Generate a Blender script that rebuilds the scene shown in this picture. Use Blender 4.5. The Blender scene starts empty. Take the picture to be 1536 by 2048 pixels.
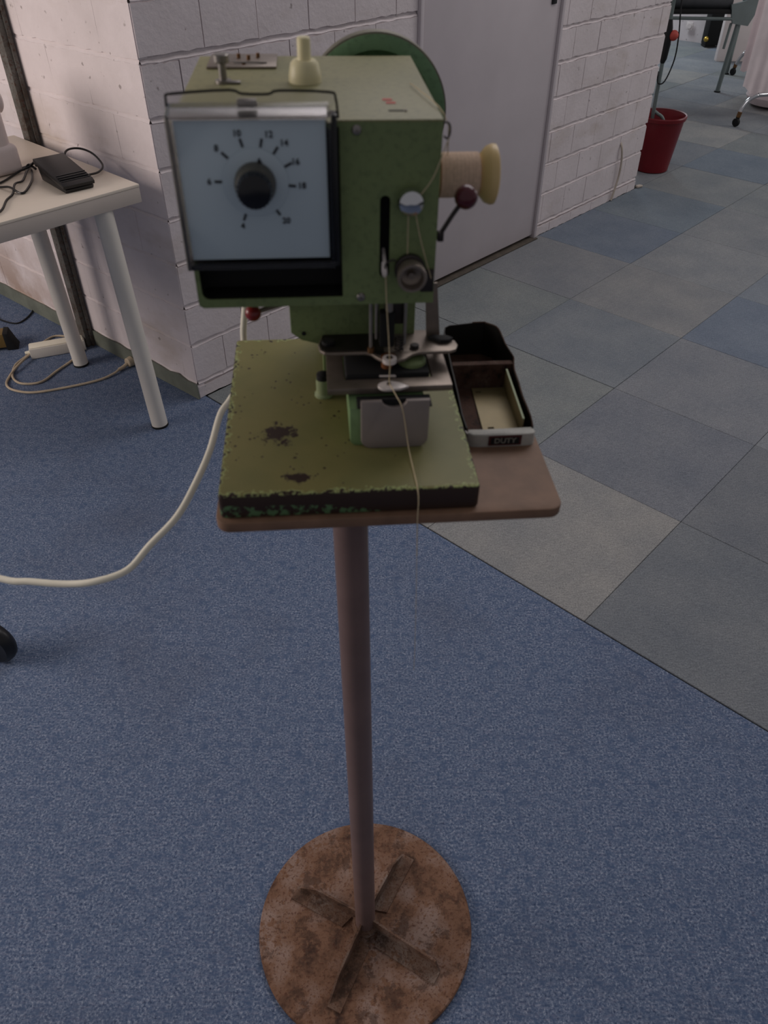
import bpy, bmesh, math, random
from mathutils import Vector, Matrix, Euler, noise
from math import sin, cos, pi, radians as R
random.seed(7)
C = bpy.context.scene.collection
sc = bpy.context.scene

# ------------------------------------------------------------------ camera, light, exposure
THETA = math.atan(1538.0 / 1796.0)                 # pitch below the horizon
cam_d = bpy.data.cameras.new('camera')
cam = bpy.data.objects.new('camera', cam_d); C.objects.link(cam)
cam.location = (0, 0, 1.45)
cam.rotation_euler = (pi/2 - THETA, 0, 0)
cam_d.sensor_fit = 'VERTICAL'; cam_d.sensor_height = 36; cam_d.sensor_width = 27
cam_d.lens = 1538.0 / 2048.0 * 36
cam_d.clip_start = .02; cam_d.clip_end = 60
cam_d.dof.use_dof = True; cam_d.dof.focus_distance = 2.2; cam_d.dof.aperture_fstop = 9.0
sc.camera = cam

w = bpy.data.worlds.new('world'); sc.world = w; w.use_nodes = True
bg = w.node_tree.nodes['Background']
bg.inputs[0].default_value = (0.95, 0.92, 0.98, 1); bg.inputs[1].default_value = 0.21

def area(name, loc, target, size, energy, color):
    l = bpy.data.lights.new(name, 'AREA'); l.shape = 'RECTANGLE'; l.size, l.size_y = size
    l.energy = energy; l.color = color
    o = bpy.data.objects.new(name, l); C.objects.link(o); o.location = loc
    o.rotation_euler = (Vector(target) - Vector(loc)).to_track_quat('-Z', 'Y').to_euler()
    return o
area('window_light_left', (-3.4, 0.9, 1.75), (-0.3, 2.3, 0.6), (1.8, 1.3), 62, (1.0, .88, .82))
area('window_light_far', (1.7, 9.1, 2.2), (2.7, 8.0, 0.0), (1.2, 1.0), 42, (.82, .92, 1.0))
area('fill_light_right', (5.4, 5.2, 2.3), (2.6, 6.4, 0.3), (1.6, 1.4), 34, (1.0, .97, .95))  # unseen fill lamp added on the right to brighten the far room
area('roof_light', (1.2, 3.2, 3.6), (0.6, 1.6, 0.0), (3.0, 2.0), 50, (1.0, .95, .96))
sc.view_settings.view_transform = 'Standard'
sc.view_settings.look = 'None'
sc.view_settings.gamma = 1; sc.view_settings.use_curve_mapping = False
sc.view_settings.exposure = 0.0

# ------------------------------------------------------------------ materials
def lin(c):
    if isinstance(c, str):
        c = [int(c[i:i+2], 16)/255 for i in (1, 3, 5)]
    return tuple((x/12.92 if x <= .04045 else ((x+.055)/1.055)**2.4) for x in c) + (1,)

class N:
    def __init__(s, name):
        s.m = bpy.data.materials.new(name); s.m.use_nodes = True
        s.t = s.m.node_tree; s.b = s.t.nodes['Principled BSDF']
    def n(s, typ, **kw):
        nd = s.t.nodes.new(typ)
        for k, v in kw.items():
            if k in nd.inputs: nd.inputs[k].default_value = v
            else: setattr(nd, k, v)
        return nd
    def l(s, a, b): s.t.links.new(a, b)
    def coord(s, which='Object', scale=(1, 1, 1), rot=(0, 0, 0)):
        if which == 'Position': src = s.n('ShaderNodeNewGeometry').outputs['Position']
        else: src = s.n('ShaderNodeTexCoord').outputs[which]
        mp = s.n('ShaderNodeMapping'); mp.inputs['Scale'].default_value = scale; mp.inputs['Rotation'].default_value = rot
        s.l(src, mp.inputs[0]); return mp.outputs[0]
    def noise(s, co, scale, detail=3, rough=.6):
        nd = s.n('ShaderNodeTexNoise'); nd.inputs['Scale'].default_value = scale
        nd.inputs['Detail'].default_value = detail; nd.inputs['Roughness'].default_value = rough
        s.l(co, nd.inputs['Vector']); return nd.outputs['Fac']
    def ramp(s, fac, stops):
        r = s.n('ShaderNodeValToRGB'); e = r.color_ramp.elements
        while len(e) < len(stops): e.new(.5)
        for i, (p, c) in enumerate(stops):
            e[i].position = p; e[i].color = c if len(c) == 4 else lin(c)
        s.l(fac, r.inputs[0]); return r.outputs[0]
    def mask(s, fac, lo, hi):
        mr = s.n('ShaderNodeMapRange'); mr.clamp = True
        mr.inputs[1].default_value = lo; mr.inputs[2].default_value = hi
        s.l(fac, mr.inputs[0]); return mr.outputs[0]
    def mix(s, fac, a, b, blend='MIX'):
        m = s.n('ShaderNodeMix', data_type='RGBA'); m.blend_type = blend
        for sock, v in ((m.inputs[0], fac), (m.inputs[6], a), (m.inputs[7], b)):
            if hasattr(v, 'is_output') or isinstance(v, bpy.types.NodeSocket): s.l(v, sock)
            else: sock.default_value = v
        return m.outputs[2]
    def math(s, op, a, b=0.0):
        m = s.n('ShaderNodeMath'); m.operation = op
        for sock, v in ((m.inputs[0], a), (m.inputs[1], b)):
            if isinstance(v, bpy.types.NodeSocket): s.l(v, sock)
            else: sock.default_value = v
        return m.outputs[0]
    def sep(s, co):
        x = s.n('ShaderNodeSeparateXYZ'); s.l(co, x.inputs[0]); return x.outputs
    def base(s, v):
        if isinstance(v, bpy.types.NodeSocket): s.l(v, s.b.inputs['Base Color'])
        else: s.b.inputs['Base Color'].default_value = v
        return s
    def set(s, rough=.5, metal=0, spec=.5, trans=0, ior=1.45):
        s.b.inputs['Roughness'].default_value = rough; s.b.inputs['Metallic'].default_value = metal
        s.b.inputs['Specular IOR Level'].default_value = spec
        s.b.inputs['Transmission Weight'].default_value = trans; s.b.inputs['IOR'].default_value = ior
        return s
    def bump(s, h, dist=.001, strength=1):
        b = s.n('ShaderNodeBump'); b.inputs['Distance'].default_value = dist; b.inputs['Strength'].default_value = strength
        s.l(h, b.inputs['Height']); s.l(b.outputs[0], s.b.inputs['Normal']); return s

def plain(name, color, rough=.5, metal=0, var=.12, scale=40, bump=0, spec=.5):
    m = N(name); co = m.coord()
    c = lin(color); lo = tuple(x*(1-var) for x in c[:3]) + (1,); hi = tuple(min(1, x*(1+var)) for x in c[:3]) + (1,)
    f = m.noise(co, scale)
    m.base(m.ramp(f, [(.3, lo), (.7, hi)])).set(rough, metal, spec)
    if bump: m.bump(m.noise(co, scale*6), bump)
    return m.m

def mat_carpet():
    m = N('blue_needle_felt'); co = m.coord('Position')
    f1 = m.noise(co, 210, 4, .8); f2 = m.noise(co, 46, 4, .75); f3 = m.noise(co, 2.2, 3, .6)
    st = m.noise(m.coord('Position', (1, 5, 1), (0, 0, R(40))), 50, 2, .6)
    a = m.ramp(f1, [(.34, '#2c3850'), (.45, '#505e78'), (.55, '#6e7b91'), (.66, '#a0a6b4')])
    a = m.mix(m.mask(f2, .47, .66), a, lin('#4a5b77'))
    a = m.mix(m.math('MULTIPLY', m.mask(st, .5, .75), .35), a, lin('#8a8a9a'))
    a = m.mix(m.math('MULTIPLY', m.mask(f3, .5, .78), .45), a, lin('#4c4d59'))
    m.base(a).set(.95, 0, .15).bump(f1, .002, .6); return m.m
def mat_tile(name, ang):
    m = N(name); oc = m.n('ShaderNodeObjectInfo').outputs['Color']
    co = m.coord('Position')
    st = m.noise(m.coord('Position', (1, 14, 1), (0, 0, ang)), 42, 3, .7)
    f = m.noise(co, 260, 2, .7); big = m.noise(co, 4.5, 3, .6)
    s1 = m.ramp(st, [(.3, (.70, .70, .72, 1)), (.7, (1.22, 1.22, 1.2, 1))])
    s2 = m.ramp(f, [(.3, (.72, .72, .74, 1)), (.7, (1.3, 1.3, 1.28, 1))])
    s3 = m.ramp(big, [(.3, (.86, .88, .9, 1)), (.72, (1.12, 1.10, 1.06, 1))])
    a = m.mix(1.0, oc, s1, 'MULTIPLY'); a = m.mix(1.0, a, s2, 'MULTIPLY'); a = m.mix(1.0, a, s3, 'MULTIPLY')
    m.base(a).set(.93, 0, .2).bump(st, .0012, .5); return m.m
def mat_paint(name, tint='#dcd2d2', stain=1.0):
    m = N(name); co = m.coord('Position')
    f = m.noise(co, 6, 5, .6); g = m.noise(co, 70, 4, .6); sp = m.noise(co, 38, 2, .5)
    a = m.mix(m.mask(f, .35, .75), lin(tint), lin('#cfc5c4'))
    big = m.noise(m.coord('Position', (1, 1, 2.5)), 2.3, 4, .6)
    a = m.mix(m.math('MULTIPLY', m.mask(big, .56, .74), .38*stain), a, lin('#a5927a'))
    a = m.mix(m.math('MULTIPLY', m.mask(sp, .70, .76), .55*stain), a, lin('#5e5048'))
    # rising damp stain at the foot of the far left end of the wall
    xyz = m.sep(co)
    dz = m.mask(xyz[2], .42, .02); dx = m.mask(xyz[0], -1.15, -1.45)
    k = m.math('MULTIPLY', m.math('MULTIPLY', dz, dx), m.mask(f, .3, .6))
    a = m.mix(m.math('MULTIPLY', k, .75), a, lin('#8d6a49'))
    m.base(a).set(.62, 0, .35).bump(g, .0022, .6); return m.m
def mat_mortar():
    m = N('painted_mortar'); co = m.coord('Position')
    f = m.noise(co, 26, 5, .7); g = m.noise(co, 9, 4, .6)
    a = m.mix(m.mask(g, .50, .70), lin('#d2c8c8'), lin('#b4a797'))
    m.base(a).set(.75, 0, .25).bump(f, .006, .8); return m.m
def mat_plate():
    """olive enamel, chipped to dark iron along the rim and in two bare patches"""
    m = N('chipped_olive_enamel'); co = m.coord('Object'); xyz = m.sep(co)
    X0, X1, Y0, Y1 = -.1105, .1105, -.1333, .1333
    n1 = m.noise(co, 130, 4, .7); n2 = m.noise(co, 60, 4, .65)
    def dist(v, a):  # distance to an edge plane
        return m.math('ABSOLUTE', m.math('SUBTRACT', v, a))
    d = m.math('MINIMUM', m.math('MINIMUM', dist(xyz[0], X0), dist(xyz[0], X1)), m.math('MINIMUM', dist(xyz[1], Y0), dist(xyz[1], Y1)))
    dz = m.math('MAXIMUM', m.math('SUBTRACT', .024, xyz[2]), 0)      # depth below the top face
    rimtop = m.math('ADD', d, m.math('MULTIPLY', n1, .032))
    topchip = m.mask(rimtop, .0196, .0188)
    sidechip = m.math('MULTIPLY', m.mask(m.math('SUBTRACT', m.math('ADD', dz, m.math('MULTIPLY', m.noise(co, 24, 4, .6), .012)), m.math('MULTIPLY', m.mask(xyz[0], -.03, .09), .02)), .0184, .0178), m.mask(dz, .0012, .002))
    chip = m.math('MAXIMUM', topchip, sidechip)
    def blob(cx, cy, r, sx, sy):
        s_ = m.n('ShaderNodeVectorMath'); s_.operation = 'SUBTRACT'; m.l(co, s_.inputs[0]); s_.inputs[1].default_value = (cx, cy, .024)
        t_ = m.n('ShaderNodeVectorMath'); t_.operation = 'MULTIPLY'; m.l(s_.outputs[0], t_.inputs[0]); t_.inputs[1].default_value = (sx, sy, 1)
        L = m.n('ShaderNodeVectorMath'); L.operation = 'LENGTH'; m.l(t_.outputs[0], L.inputs[0])
        return m.mask(m.math('ADD', L.outputs['Value'], m.math('MULTIPLY', m.noise(co, 85, 5, .75), r*4.2)), r*3.05, r*2.98)
    for b in (blob(-.0590, -.045, .0145, 1, 1.0), blob(-.0430, -.110, .0088, .8, 1.3)): chip = m.math('MAXIMUM', chip, b)
    # sparse small chips, thicker to the left
    sp = m.n('ShaderNodeTexVoronoi'); sp.inputs['Scale'].default_value = 170; m.l(co, sp.inputs['Vector'])
    spk = m.mask(m.math('ADD', m.math('ADD', sp.outputs['Distance'], m.math('MULTIPLY', m.noise(co, 240, 3), .5)), m.mask(m.noise(co, 34, 4), .42, .66)), .50, .44)
    spk2 = m.math('MULTIPLY', spk, m.mask(xyz[0], .07, .0))
    chip = m.math('MAXIMUM', chip, spk2)
    paint = m.mix(m.mask(m.noise(co, 14, 3), .35, .7), lin('#7b7548'), lin('#6d6c42'))
    paint = m.mix(m.mask(dz, .001, .004), paint, lin('#55744e'))
    rim_highlight = m.math('SUBTRACT', m.mask(rimtop, .0222, .0196), topchip)  # light catching the plate rim, painted as a pale line beside the chips
    paint = m.mix(m.math('MULTIPLY', rim_highlight, m.math('MULTIPLY', m.mask(dz, .004, .001), .9)), paint, lin('#a9b878'))
    a = m.mix(chip, paint, lin('#33251f'))
    m.base(a).set(.5, 0, .35)
    h = m.math('SUBTRACT', m.math('MULTIPLY', m.noise(co, 300, 2), .3), chip)
    m.bump(h, .0005, .8); return m.m
def mat_rust(name, a, b, c, sc_=14):
    m = N(name); co = m.coord()
    n1 = m.noise(co, sc_, 6, .65); n2 = m.noise(co, sc_*4, 5, .7); n3 = m.noise(co, sc_*14, 3, .6)
    col = m.ramp(n1, [(.34, c), (.47, b), (.60, a)])
    col = m.mix(m.mask(n2, .52, .60), col, lin(b)); col = m.mix(m.math('MULTIPLY', m.mask(n3, .56, .62), .65), col, lin('#4d2d20'))
    n4 = m.noise(co, sc_*1.7, 5, .7)
    col = m.mix(m.math('MULTIPLY', m.mask(n4, .55, .61), .60), col, lin('#3c2a22'))
    m.base(col).set(.8, 0, .3).bump(n3, .0012, .7); return m.m
def mat_hammer(name, a, b, rough=.5):
    m = N(name); co = m.coord(); f = m.noise(co, 190, 3, .6); g = m.noise(co, 12, 3, .5)
    c = m.mix(m.mask(g, .3, .7), lin(a), lin(b)); c = m.mix(m.math('MULTIPLY', m.mask(f, .5, .7), .3), c, lin('#2f3c2a'))
    m.base(c).set(rough, 0, .4).bump(f, .0004, .5); return m.m

M = {}
M['carpet'] = mat_carpet(); M['tile_a'] = mat_tile('tile_grain_along', R(43)); M['tile_b'] = mat_tile('tile_grain_across', R(-47))
M['paint'] = mat_paint('white_wall_paint'); M['mortar'] = mat_mortar(); M['joint'] = mat_paint('painted_bed_joint', '#dcd2d2', 1.3)
M['gap'] = plain('dark_gap', '#15130f', .9)
M['skirting'] = plain('grey_green_skirting', '#6b6f64', .6, 0, .2, 12, .0006)
M['door'] = plain('door_paint', '#c6bdbf', .45, 0, .04, 4)
M['threshold'] = plain('brown_threshold', '#4a4239', .7, 0, .25, 30)
M['plate'] = mat_plate()
M['enamel_top'] = mat_hammer('green_enamel', '#8a845c', '#7f7d58')
M['enamel_dark'] = mat_hammer('dark_green_enamel', '#738254', '#6a7850')
M['wheel_green'] = mat_hammer('wheel_green_enamel', '#6f9069', '#5c7b57', .45)
M['wheel_rim'] = plain('worn_rim', '#6d6a5a', .5, .3, .25, 30)
M['green_plain'] = plain('light_green_enamel', '#6f8a5e', .45, 0, .15, 60)
M['rust_disc'] = mat_rust('rusty_disc', '#8d776c', '#755643', '#3d2b23')
M['rust_rib'] = mat_rust('rusty_rib', '#7b6b61', '#684f40', '#433228', 22)
M['pole'] = plain('brown_pole_paint', '#705b56', .45, 0, .10, 18, .0001)
M['board'] = plain('brown_hardboard', '#765a46', .6, 0, .25, 26, .0003)
M['dial'] = plain('pale_dial_panel', '#b3c2ca', .35, 0, .03, 6)
M['ink'] = plain('black_ink', '#1b1c22', .6)
M['black'] = plain('black_plastic', '#141416', .35, 0, .2, 30)
M['blackmatt'] = plain('black_matt', '#0b0b0c', .8, 0, .2, 30)
M['blackknob'] = plain('black_bakelite', '#121317', .22, 0, .1, 30)
M['steel'] = plain('dull_steel', '#8c8782', .38, .85, .2, 50)
M['steel_dark'] = plain('dark_oily_steel', '#3b3634', .4, .7, .3, 50)
M['steel_warm'] = plain('brown_tinged_steel', '#80756b', .42, .6, .2, 40)
M['steel_bright'] = plain('bright_steel', '#d8cfca', .35, .25, .1, 50)
M['steel_grey'] = plain('grey_steel_cover', '#857b76', .5, .15, .06, 20)
M['chrome'] = plain('chrome', '#c9cacc', .12, 1, .04, 30)
M['cream'] = plain('cream_plastic', '#d9d0a6', .4, 0, .06, 30)
M['thread'] = plain('beige_thread', '#cdb098', .85, 0, .12, 400, .0002)
M['thread2'] = plain('pale_thread', '#b8a888', .8, 0, .1, 300)
M['spool'] = plain('yellowed_spool_plastic', '#d0b47c', .4, 0, .08, 30)
M['knobgrey'] = plain('grey_ribbed_knob', '#4b4a42', .4, 0, .1, 60)
M['maroon'] = plain('maroon_bakelite', '#4b1a22', .2, 0, .1, 30)
M['redball'] = plain('dark_red_ball', '#7a2423', .25, 0, .1, 30)
M['redmark'] = plain('red_mark', '#b2483e', .6, 0, .1, 200)
M['cable'] = plain('white_cable', '#e3ddca', .5, 0, .06, 20)
M['cable_beige'] = plain('dirty_beige_cable', '#b5a58d', .6, 0, .15, 20)
M['table'] = plain('cream_table_top', '#d9cdbd', .45, 0, .03, 5)
M['table_edge'] = plain('table_edge_band', '#bdb2a8', .5, 0, .04, 8)
M['leg'] = plain('cream_leg', '#d6d0c6', .4, 0, .04, 6)
M['post'] = mat_rust('steel_post', '#6b6a66', '#595651', '#463f38', 9)
M['red'] = plain('red_bin_plastic', '#6f0f19', .35, 0, .08, 8)
M['brown'] = plain('varnished_wood', '#7d6434', .5, 0, .2, 9)
M['tin_dark'] = plain('blackened_tin', '#16130f', .6, .2, .4, 40)
M['tin_floor'] = mat_rust('tin_floor', '#4f3a31', '#442e24', '#2a1e18', 40)
M['tin_white'] = plain('worn_white_enamel', '#a3a199', .5, 0, .14, 60, .0004)
M['tin_rim'] = mat_rust('tin_rim', '#5b4b42', '#4a342a', '#241a15', 60)
M['brass'] = plain('olive_bracket_metal', '#7d7050', .45, .35, .12, 30)
M['green_rim'] = plain('pale_green_rim', '#8b9670', .5, 0, .1, 30)
M['offwhite'] = plain('offwhite_plastic', '#ddd2cf', .4, 0, .04, 10)
M['cloth'] = plain('white_cloth', '#e8dada', .8, 0, .06, 9, .0006)
M['greyframe'] = plain('grey_painted_frame', '#6f7a78', .5, .2, .1, 10)
M['roller'] = plain('dark_roller', '#3a3d3f', .45, .2, .15, 20)
M['letter'] = plain('worn_lettering', '#7d7a70', .6, 0, .2, 200)
M['copper'] = plain('copper_nut', '#7a5a3c', .35, .8, .2, 90)
M['orange'] = plain('brown_spool_core', '#6a3c1c', .5, 0, .2, 60)
M['debris'] = plain('plaster_crumb', '#b5a99c', .8, 0, .1, 60)
M['label_bg'] = plain('dark_red_label', '#451416', .5, 0, .1, 80)
g = N('clear_plastic'); g.base((.90, .89, .89, 1)).set(.16, 0, .5, 1, 1.45); M['clear'] = g.m

# ------------------------------------------------------------------ geometry helpers
class MB:
    def __init__(s): s.bm = bmesh.new(); s.smooth = False
    def box(s, c, size, bev=0, seg=2, rot=None):
        r = bmesh.ops.create_cube(s.bm, size=1); vs = r['verts']
        bmesh.ops.scale(s.bm, vec=size, verts=vs)
        if bev:
            es = list({e for v in vs for e in v.link_edges})
            rr = bmesh.ops.bevel(s.bm, geom=es, offset=bev, segments=seg, affect='EDGES', profile=.5)
            vs = list({v for f in rr['faces'] for v in f.verts} | {v for v in vs if v.is_valid})
        m = Matrix.Translation(Vector(c)) @ (rot.to_4x4() if rot else Matrix())
        bmesh.ops.transform(s.bm, matrix=m, verts=vs); return s
    def lathe(s, prof, c=(0, 0, 0), axis=(0, 0, 1), n=32):
        """prof: list of (radius, height) along axis"""
        q = Vector((0, 0, 1)).rotation_difference(Vector(axis)).to_matrix(); c = Vector(c)
        rings = []
        for r, h in prof:
            if r < 1e-7: rings.append([s.bm.verts.new(c + q @ Vector((0, 0, h)))])
            else: rings.append([s.bm.verts.new(c + q @ Vector((r*cos(2*pi*k/n), r*sin(2*pi*k/n), h))) for k in range(n)])
        for a, b in zip(rings, rings[1:]):
            for k in range(n):
                k2 = (k+1) % n
                if len(a) == 1 and len(b) == 1: continue
                if len(a) == 1: s.bm.faces.new((a[0], b[k2], b[k]))
                elif len(b) == 1: s.bm.faces.new((a[k], a[k2], b[0]))
                else: s.bm.faces.new((a[k], a[k2], b[k2], b[k]))
        return s
    def cyl(s, p0, p1, r0, r1=None, n=24, b=0):
        p0, p1 = Vector(p0), Vector(p1); L = (p1-p0).length; r1 = r0 if r1 is None else r1
        b = min(b, L*.4, r0*.5)
        if b: pr = [(0, 0), (r0-b, 0), (r0, b), (r1, L-b), (r1-b, L), (0, L)]
        else: pr = [(0, 0), (r0, 0), (r1, L), (0, L)]
        return s.lathe(pr, p0, (p1-p0)/L, n)
    def sphere(s, c, r, n=24):
        return s.lathe([(r*sin(pi*k/12), -r*cos(pi*k/12)) for k in range(13)], c, (0, 0, 1), n)
    def tube(s, pts, r, n=10, res=6, closed=False):
        P = [Vector(p) for p in pts]
        if res > 1:
            Q = []; m = len(P)
            rng = range(m if closed else m-1)
            for i in rng:
                a = P[(i-1) % m] if closed or i > 0 else P[0]*2-P[1]
                b = P[i]; c_ = P[(i+1) % m]
                d = P[(i+2) % m] if closed or i+2 < m else P[-1]*2-P[-2]
                for k in range(res):
                    t = k/res
                    Q.append(.5*((2*b)+(c_-a)*t+(2*a-5*b+4*c_-d)*t*t+(3*b-a-3*c_+d)*t**3))
            if not closed: Q.append(P[-1])
            P = Q
        rings = []; up = None; m = len(P)
        for i, p in enumerate(P):
            t = (P[(i+1) % m]-P[i-1]) if closed else (P[min(i+1, m-1)]-P[max(i-1, 0)])
            t.normalize()
            if up is None: up = t.orthogonal().normalized()
            up = (up-t*up.dot(t)).normalized(); v = t.cross(up)
            rings.append([s.bm.verts.new(p+(up*cos(2*pi*k/n)+v*sin(2*pi*k/n))*r) for k in range(n)])
        prs = list(zip(rings, rings[1:])) + ([(rings[-1], rings[0])] if closed else [])
        for a, b in prs:
            for k in range(n): s.bm.faces.new((a[k], a[(k+1) % n], b[(k+1) % n], b[k]))
        if not closed:
            s.bm.faces.new(rings[0][::-1]); s.bm.faces.new(rings[-1])
        return s
    def prism(s, outer, holes, t, frame=Matrix(), bev=0):
        """flat polygon with holes in the local xy plane, from z=0 to z=t, placed by frame"""
        cu = bpy.data.curves.new('tmp', 'CURVE'); cu.dimensions = '2D'; cu.fill_mode = 'BOTH'
        cu.extrude = t/2 - bev; cu.bevel_depth = bev; cu.bevel_resolution = 1; cu.offset = -bev
        for loop in [outer]+list(holes):
            sp = cu.splines.new('POLY'); sp.points.add(len(loop)-1); sp.use_cyclic_u = True
            for p, q in zip(sp.points, loop): p.co = (q[0], q[1], 0, 1)
        o = bpy.data.objects.new('tmp', cu); C.objects.link(o)
        dg = bpy.context.evaluated_depsgraph_get(); me = bpy.data.meshes.new_from_object(o.evaluated_get(dg))
        me.transform(frame @ Matrix.Translation((0, 0, t/2)))
        s.bm.from_mesh(me); bpy.data.objects.remove(o); bpy.data.curves.remove(cu); bpy.data.meshes.remove(me)
        return s
def rrect(x0, y0, x1, y1, r, n=5, corners=(1, 1, 1, 1)):
    out = []
    for i, (cx, cy, a) in enumerate(((x1-r, y1-r, 0), (x0+r, y1-r, pi/2), (x0+r, y0+r, pi), (x1-r, y0+r, 3*pi/2))):
        if corners[i]:
            for k in range(n+1): out.append((cx+r*cos(a+pi/2*k/n), cy+r*sin(a+pi/2*k/n)))
        else: out.append(((x1, y1), (x0, y1), (x0, y0), (x1, y0))[i])
    return out
XZ = lambda y: Matrix(((1, 0, 0, 0), (0, 0, 1, y), (0, 1, 0, 0), (0, 0, 0, 1)))      # xy polygon -> xz plane, thickness grows to +y
YZ = lambda x: Matrix(((0, 0, 1, x), (1, 0, 0, 0), (0, 1, 0, 0), (0, 0, 0, 1)))      # polygon (y,z), thickness to +x
XY = lambda z: Matrix.Translation((0, 0, z))

def root(name, label, cat, frame=Matrix(), base=(0, 0, 0), group=None):
    o = bpy.data.objects.new(name, None); C.objects.link(o); o.empty_display_size = .02
    o.matrix_world = frame @ Matrix.Translation(base)
    o['label'] = label; o['category'] = cat
    if group: o['group'] = group
    o['_b'] = list(base)
    return o
def part(name, mb, mat, parent=None, label=None, smooth=35, base=None, frame=None):
    bm = mb.bm
    bmesh.ops.remove_doubles(bm, verts=bm.verts, dist=1e-6)
    bmesh.ops.recalc_face_normals(bm, faces=bm.faces)
    b = None
    if base is not None: b = Vector(base)
    elif parent is not None: 
        p = parent
        while p.parent: p = p.parent
        if '_b' in p: b = Vector(p['_b'])
    if b is not None: bmesh.ops.translate(bm, vec=-b, verts=bm.verts)
    me = bpy.data.meshes.new(name); bm.to_mesh(me); bm.free()
    me.materials.append(mat)
    if smooth:
        me.shade_smooth(); me.set_sharp_from_angle(angle=R(smooth))
    o = bpy.data.objects.new(name, me); C.objects.link(o)
    if parent: o.parent = parent
    if frame is not None: o.matrix_world = frame @ Matrix.Translation(b if b is not None else Vector())
    if label: o['label'] = label
    return o
def single(name, mb, mat, label, cat, frame=Matrix(), base=(0, 0, 0), group=None, smooth=35):
    o = part(name, mb, mat, None, label, smooth, base=base, frame=frame)
    o['category'] = cat
    if group: o['group'] = group
    return o
def struct(name, mb=None, mat=None, frame=Matrix(), base=(0, 0, 0)):
    if mb is None:
        o = bpy.data.objects.new(name, None); C.objects.link(o); o.matrix_world = frame @ Matrix.Translation(base); o['_b'] = list(base)
    else:
        o = part(name, mb, mat, None, base=base, frame=frame); o['_b'] = list(base)
    o['kind'] = 'structure'; return o

# ------------------------------------------------------------------ the room
def unit(x, y): l = math.hypot(x, y); return (x/l, y/l)
CX, CY = -.644, 2.304                                   # foot of the outer wall corner
D = unit(.682, .731)                                    # direction of the wall with the door
WR = Matrix(((D[0], -D[1], 0, CX), (D[1], D[0], 0, CY), (0, 0, 1, 0), (0, 0, 0, 1)))
L_ = unit(.768, -.641)
WL = Matrix(((L_[0], -L_[1], 0, CX), (L_[1], L_[0], 0, CY), (0, 0, 1, 0), (0, 0, 0, 1)))

floor = struct('floor', MB().box((1.5, 4.5, -.03), (12, 14, .04)), M['gap'])
# blue felt covers everything on the near side of the seam
def wr(u, v): return (CX + D[0]*u + D[1]*v, CY + D[1]*u - D[0]*v)     # u along the door wall, v out from it
fb = MB()
pts = [wr(.024, -.02), wr(.024, 5.5), wr(-4.2, 5.5), wr(-4.2, -2.9), wr(.024, -2.9)]
fb.prism(pts, [], .010, XY(-.010)); 
felt = part('felt_carpet', fb, M['carpet'], floor); 
# carpet tiles
TC = {}
lt, md, dk, bl, gn = '#8e8c89', '#7a7e84', '#646970', '#626f82', '#747978'
tab = {(0,0):gn,(0,1):lt,(0,2):lt,(0,3):dk,(0,4):md,(1,0):gn,(1,1):gn,(1,2):'#666a75',(1,3):'#60646c',(1,4):dk,
       (2,0):gn,(2,1):'#6a7179',(2,2):'#70737b',(2,3):md,(3,0):'#75767a',(3,1):'#7b7b7c',(3,2):'#56657b',(3,3):md,
       (4,0):'#58667a',(4,1):'#7b7d80',(4,2):'#6c7581',(4,3):bl,(5,0):'#5f6d7a',(5,1):'#77797c',(5,2):'#7c7c7e',(5,3):'#6c7078',
       (6,0):'#74787a',(6,1):'#74787a',(6,2):'#6d7278',(7,1):'#787a7b',(7,0):'#5d6b7b',(8,0):'#727676'}
meshes = {}
def tile_mesh(lx, ly, dz, mat):
    k = (round(lx, 4), round(ly, 4), dz, mat.name)
    if k not in meshes:
        mb = MB().box((lx/2, ly/2, -.005), (lx, ly, .010), .0012, 1)
        me = bpy.data.meshes.new('carpet_tile'); mb.bm.to_mesh(me); mb.bm.free(); me.materials.append(mat); meshes[k] = me
    return meshes[k]
pal = [lt, md, gn, bl, '#74767a', '#6b7078']
for i in range(0, 16):
    for j in range(-6, 9):
        u0 = .03 + .5115*i; v0 = .512*j
        if j < 0 and i < 6: continue                     # inside the walled room
        hexc = tab.get((i, j)) or random.choice(pal)
        gpx = .0012 if random.random() < .75 else .003
        flip = (i + j) % 2 == 0 if (i, j) not in ((0, 2), (0, 1)) else True
        o = bpy.data.objects.new('carpet_tile', tile_mesh(.5115-gpx, .512-gpx, 0, M['tile_b'] if flip else M['tile_a']))
        C.objects.link(o); o.parent = floor
        x, y = wr(u0, v0+.512)
        o.matrix_world = Matrix.Translation((x, y, random.uniform(-.0008, .0004))) @ Matrix.Rotation(math.atan2(D[1], D[0]), 4, 'Z')
        o.color = tuple(.60*a_+.40*b_ for a_, b_ in zip(lin(hexc), lin('#83878a')))

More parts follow.
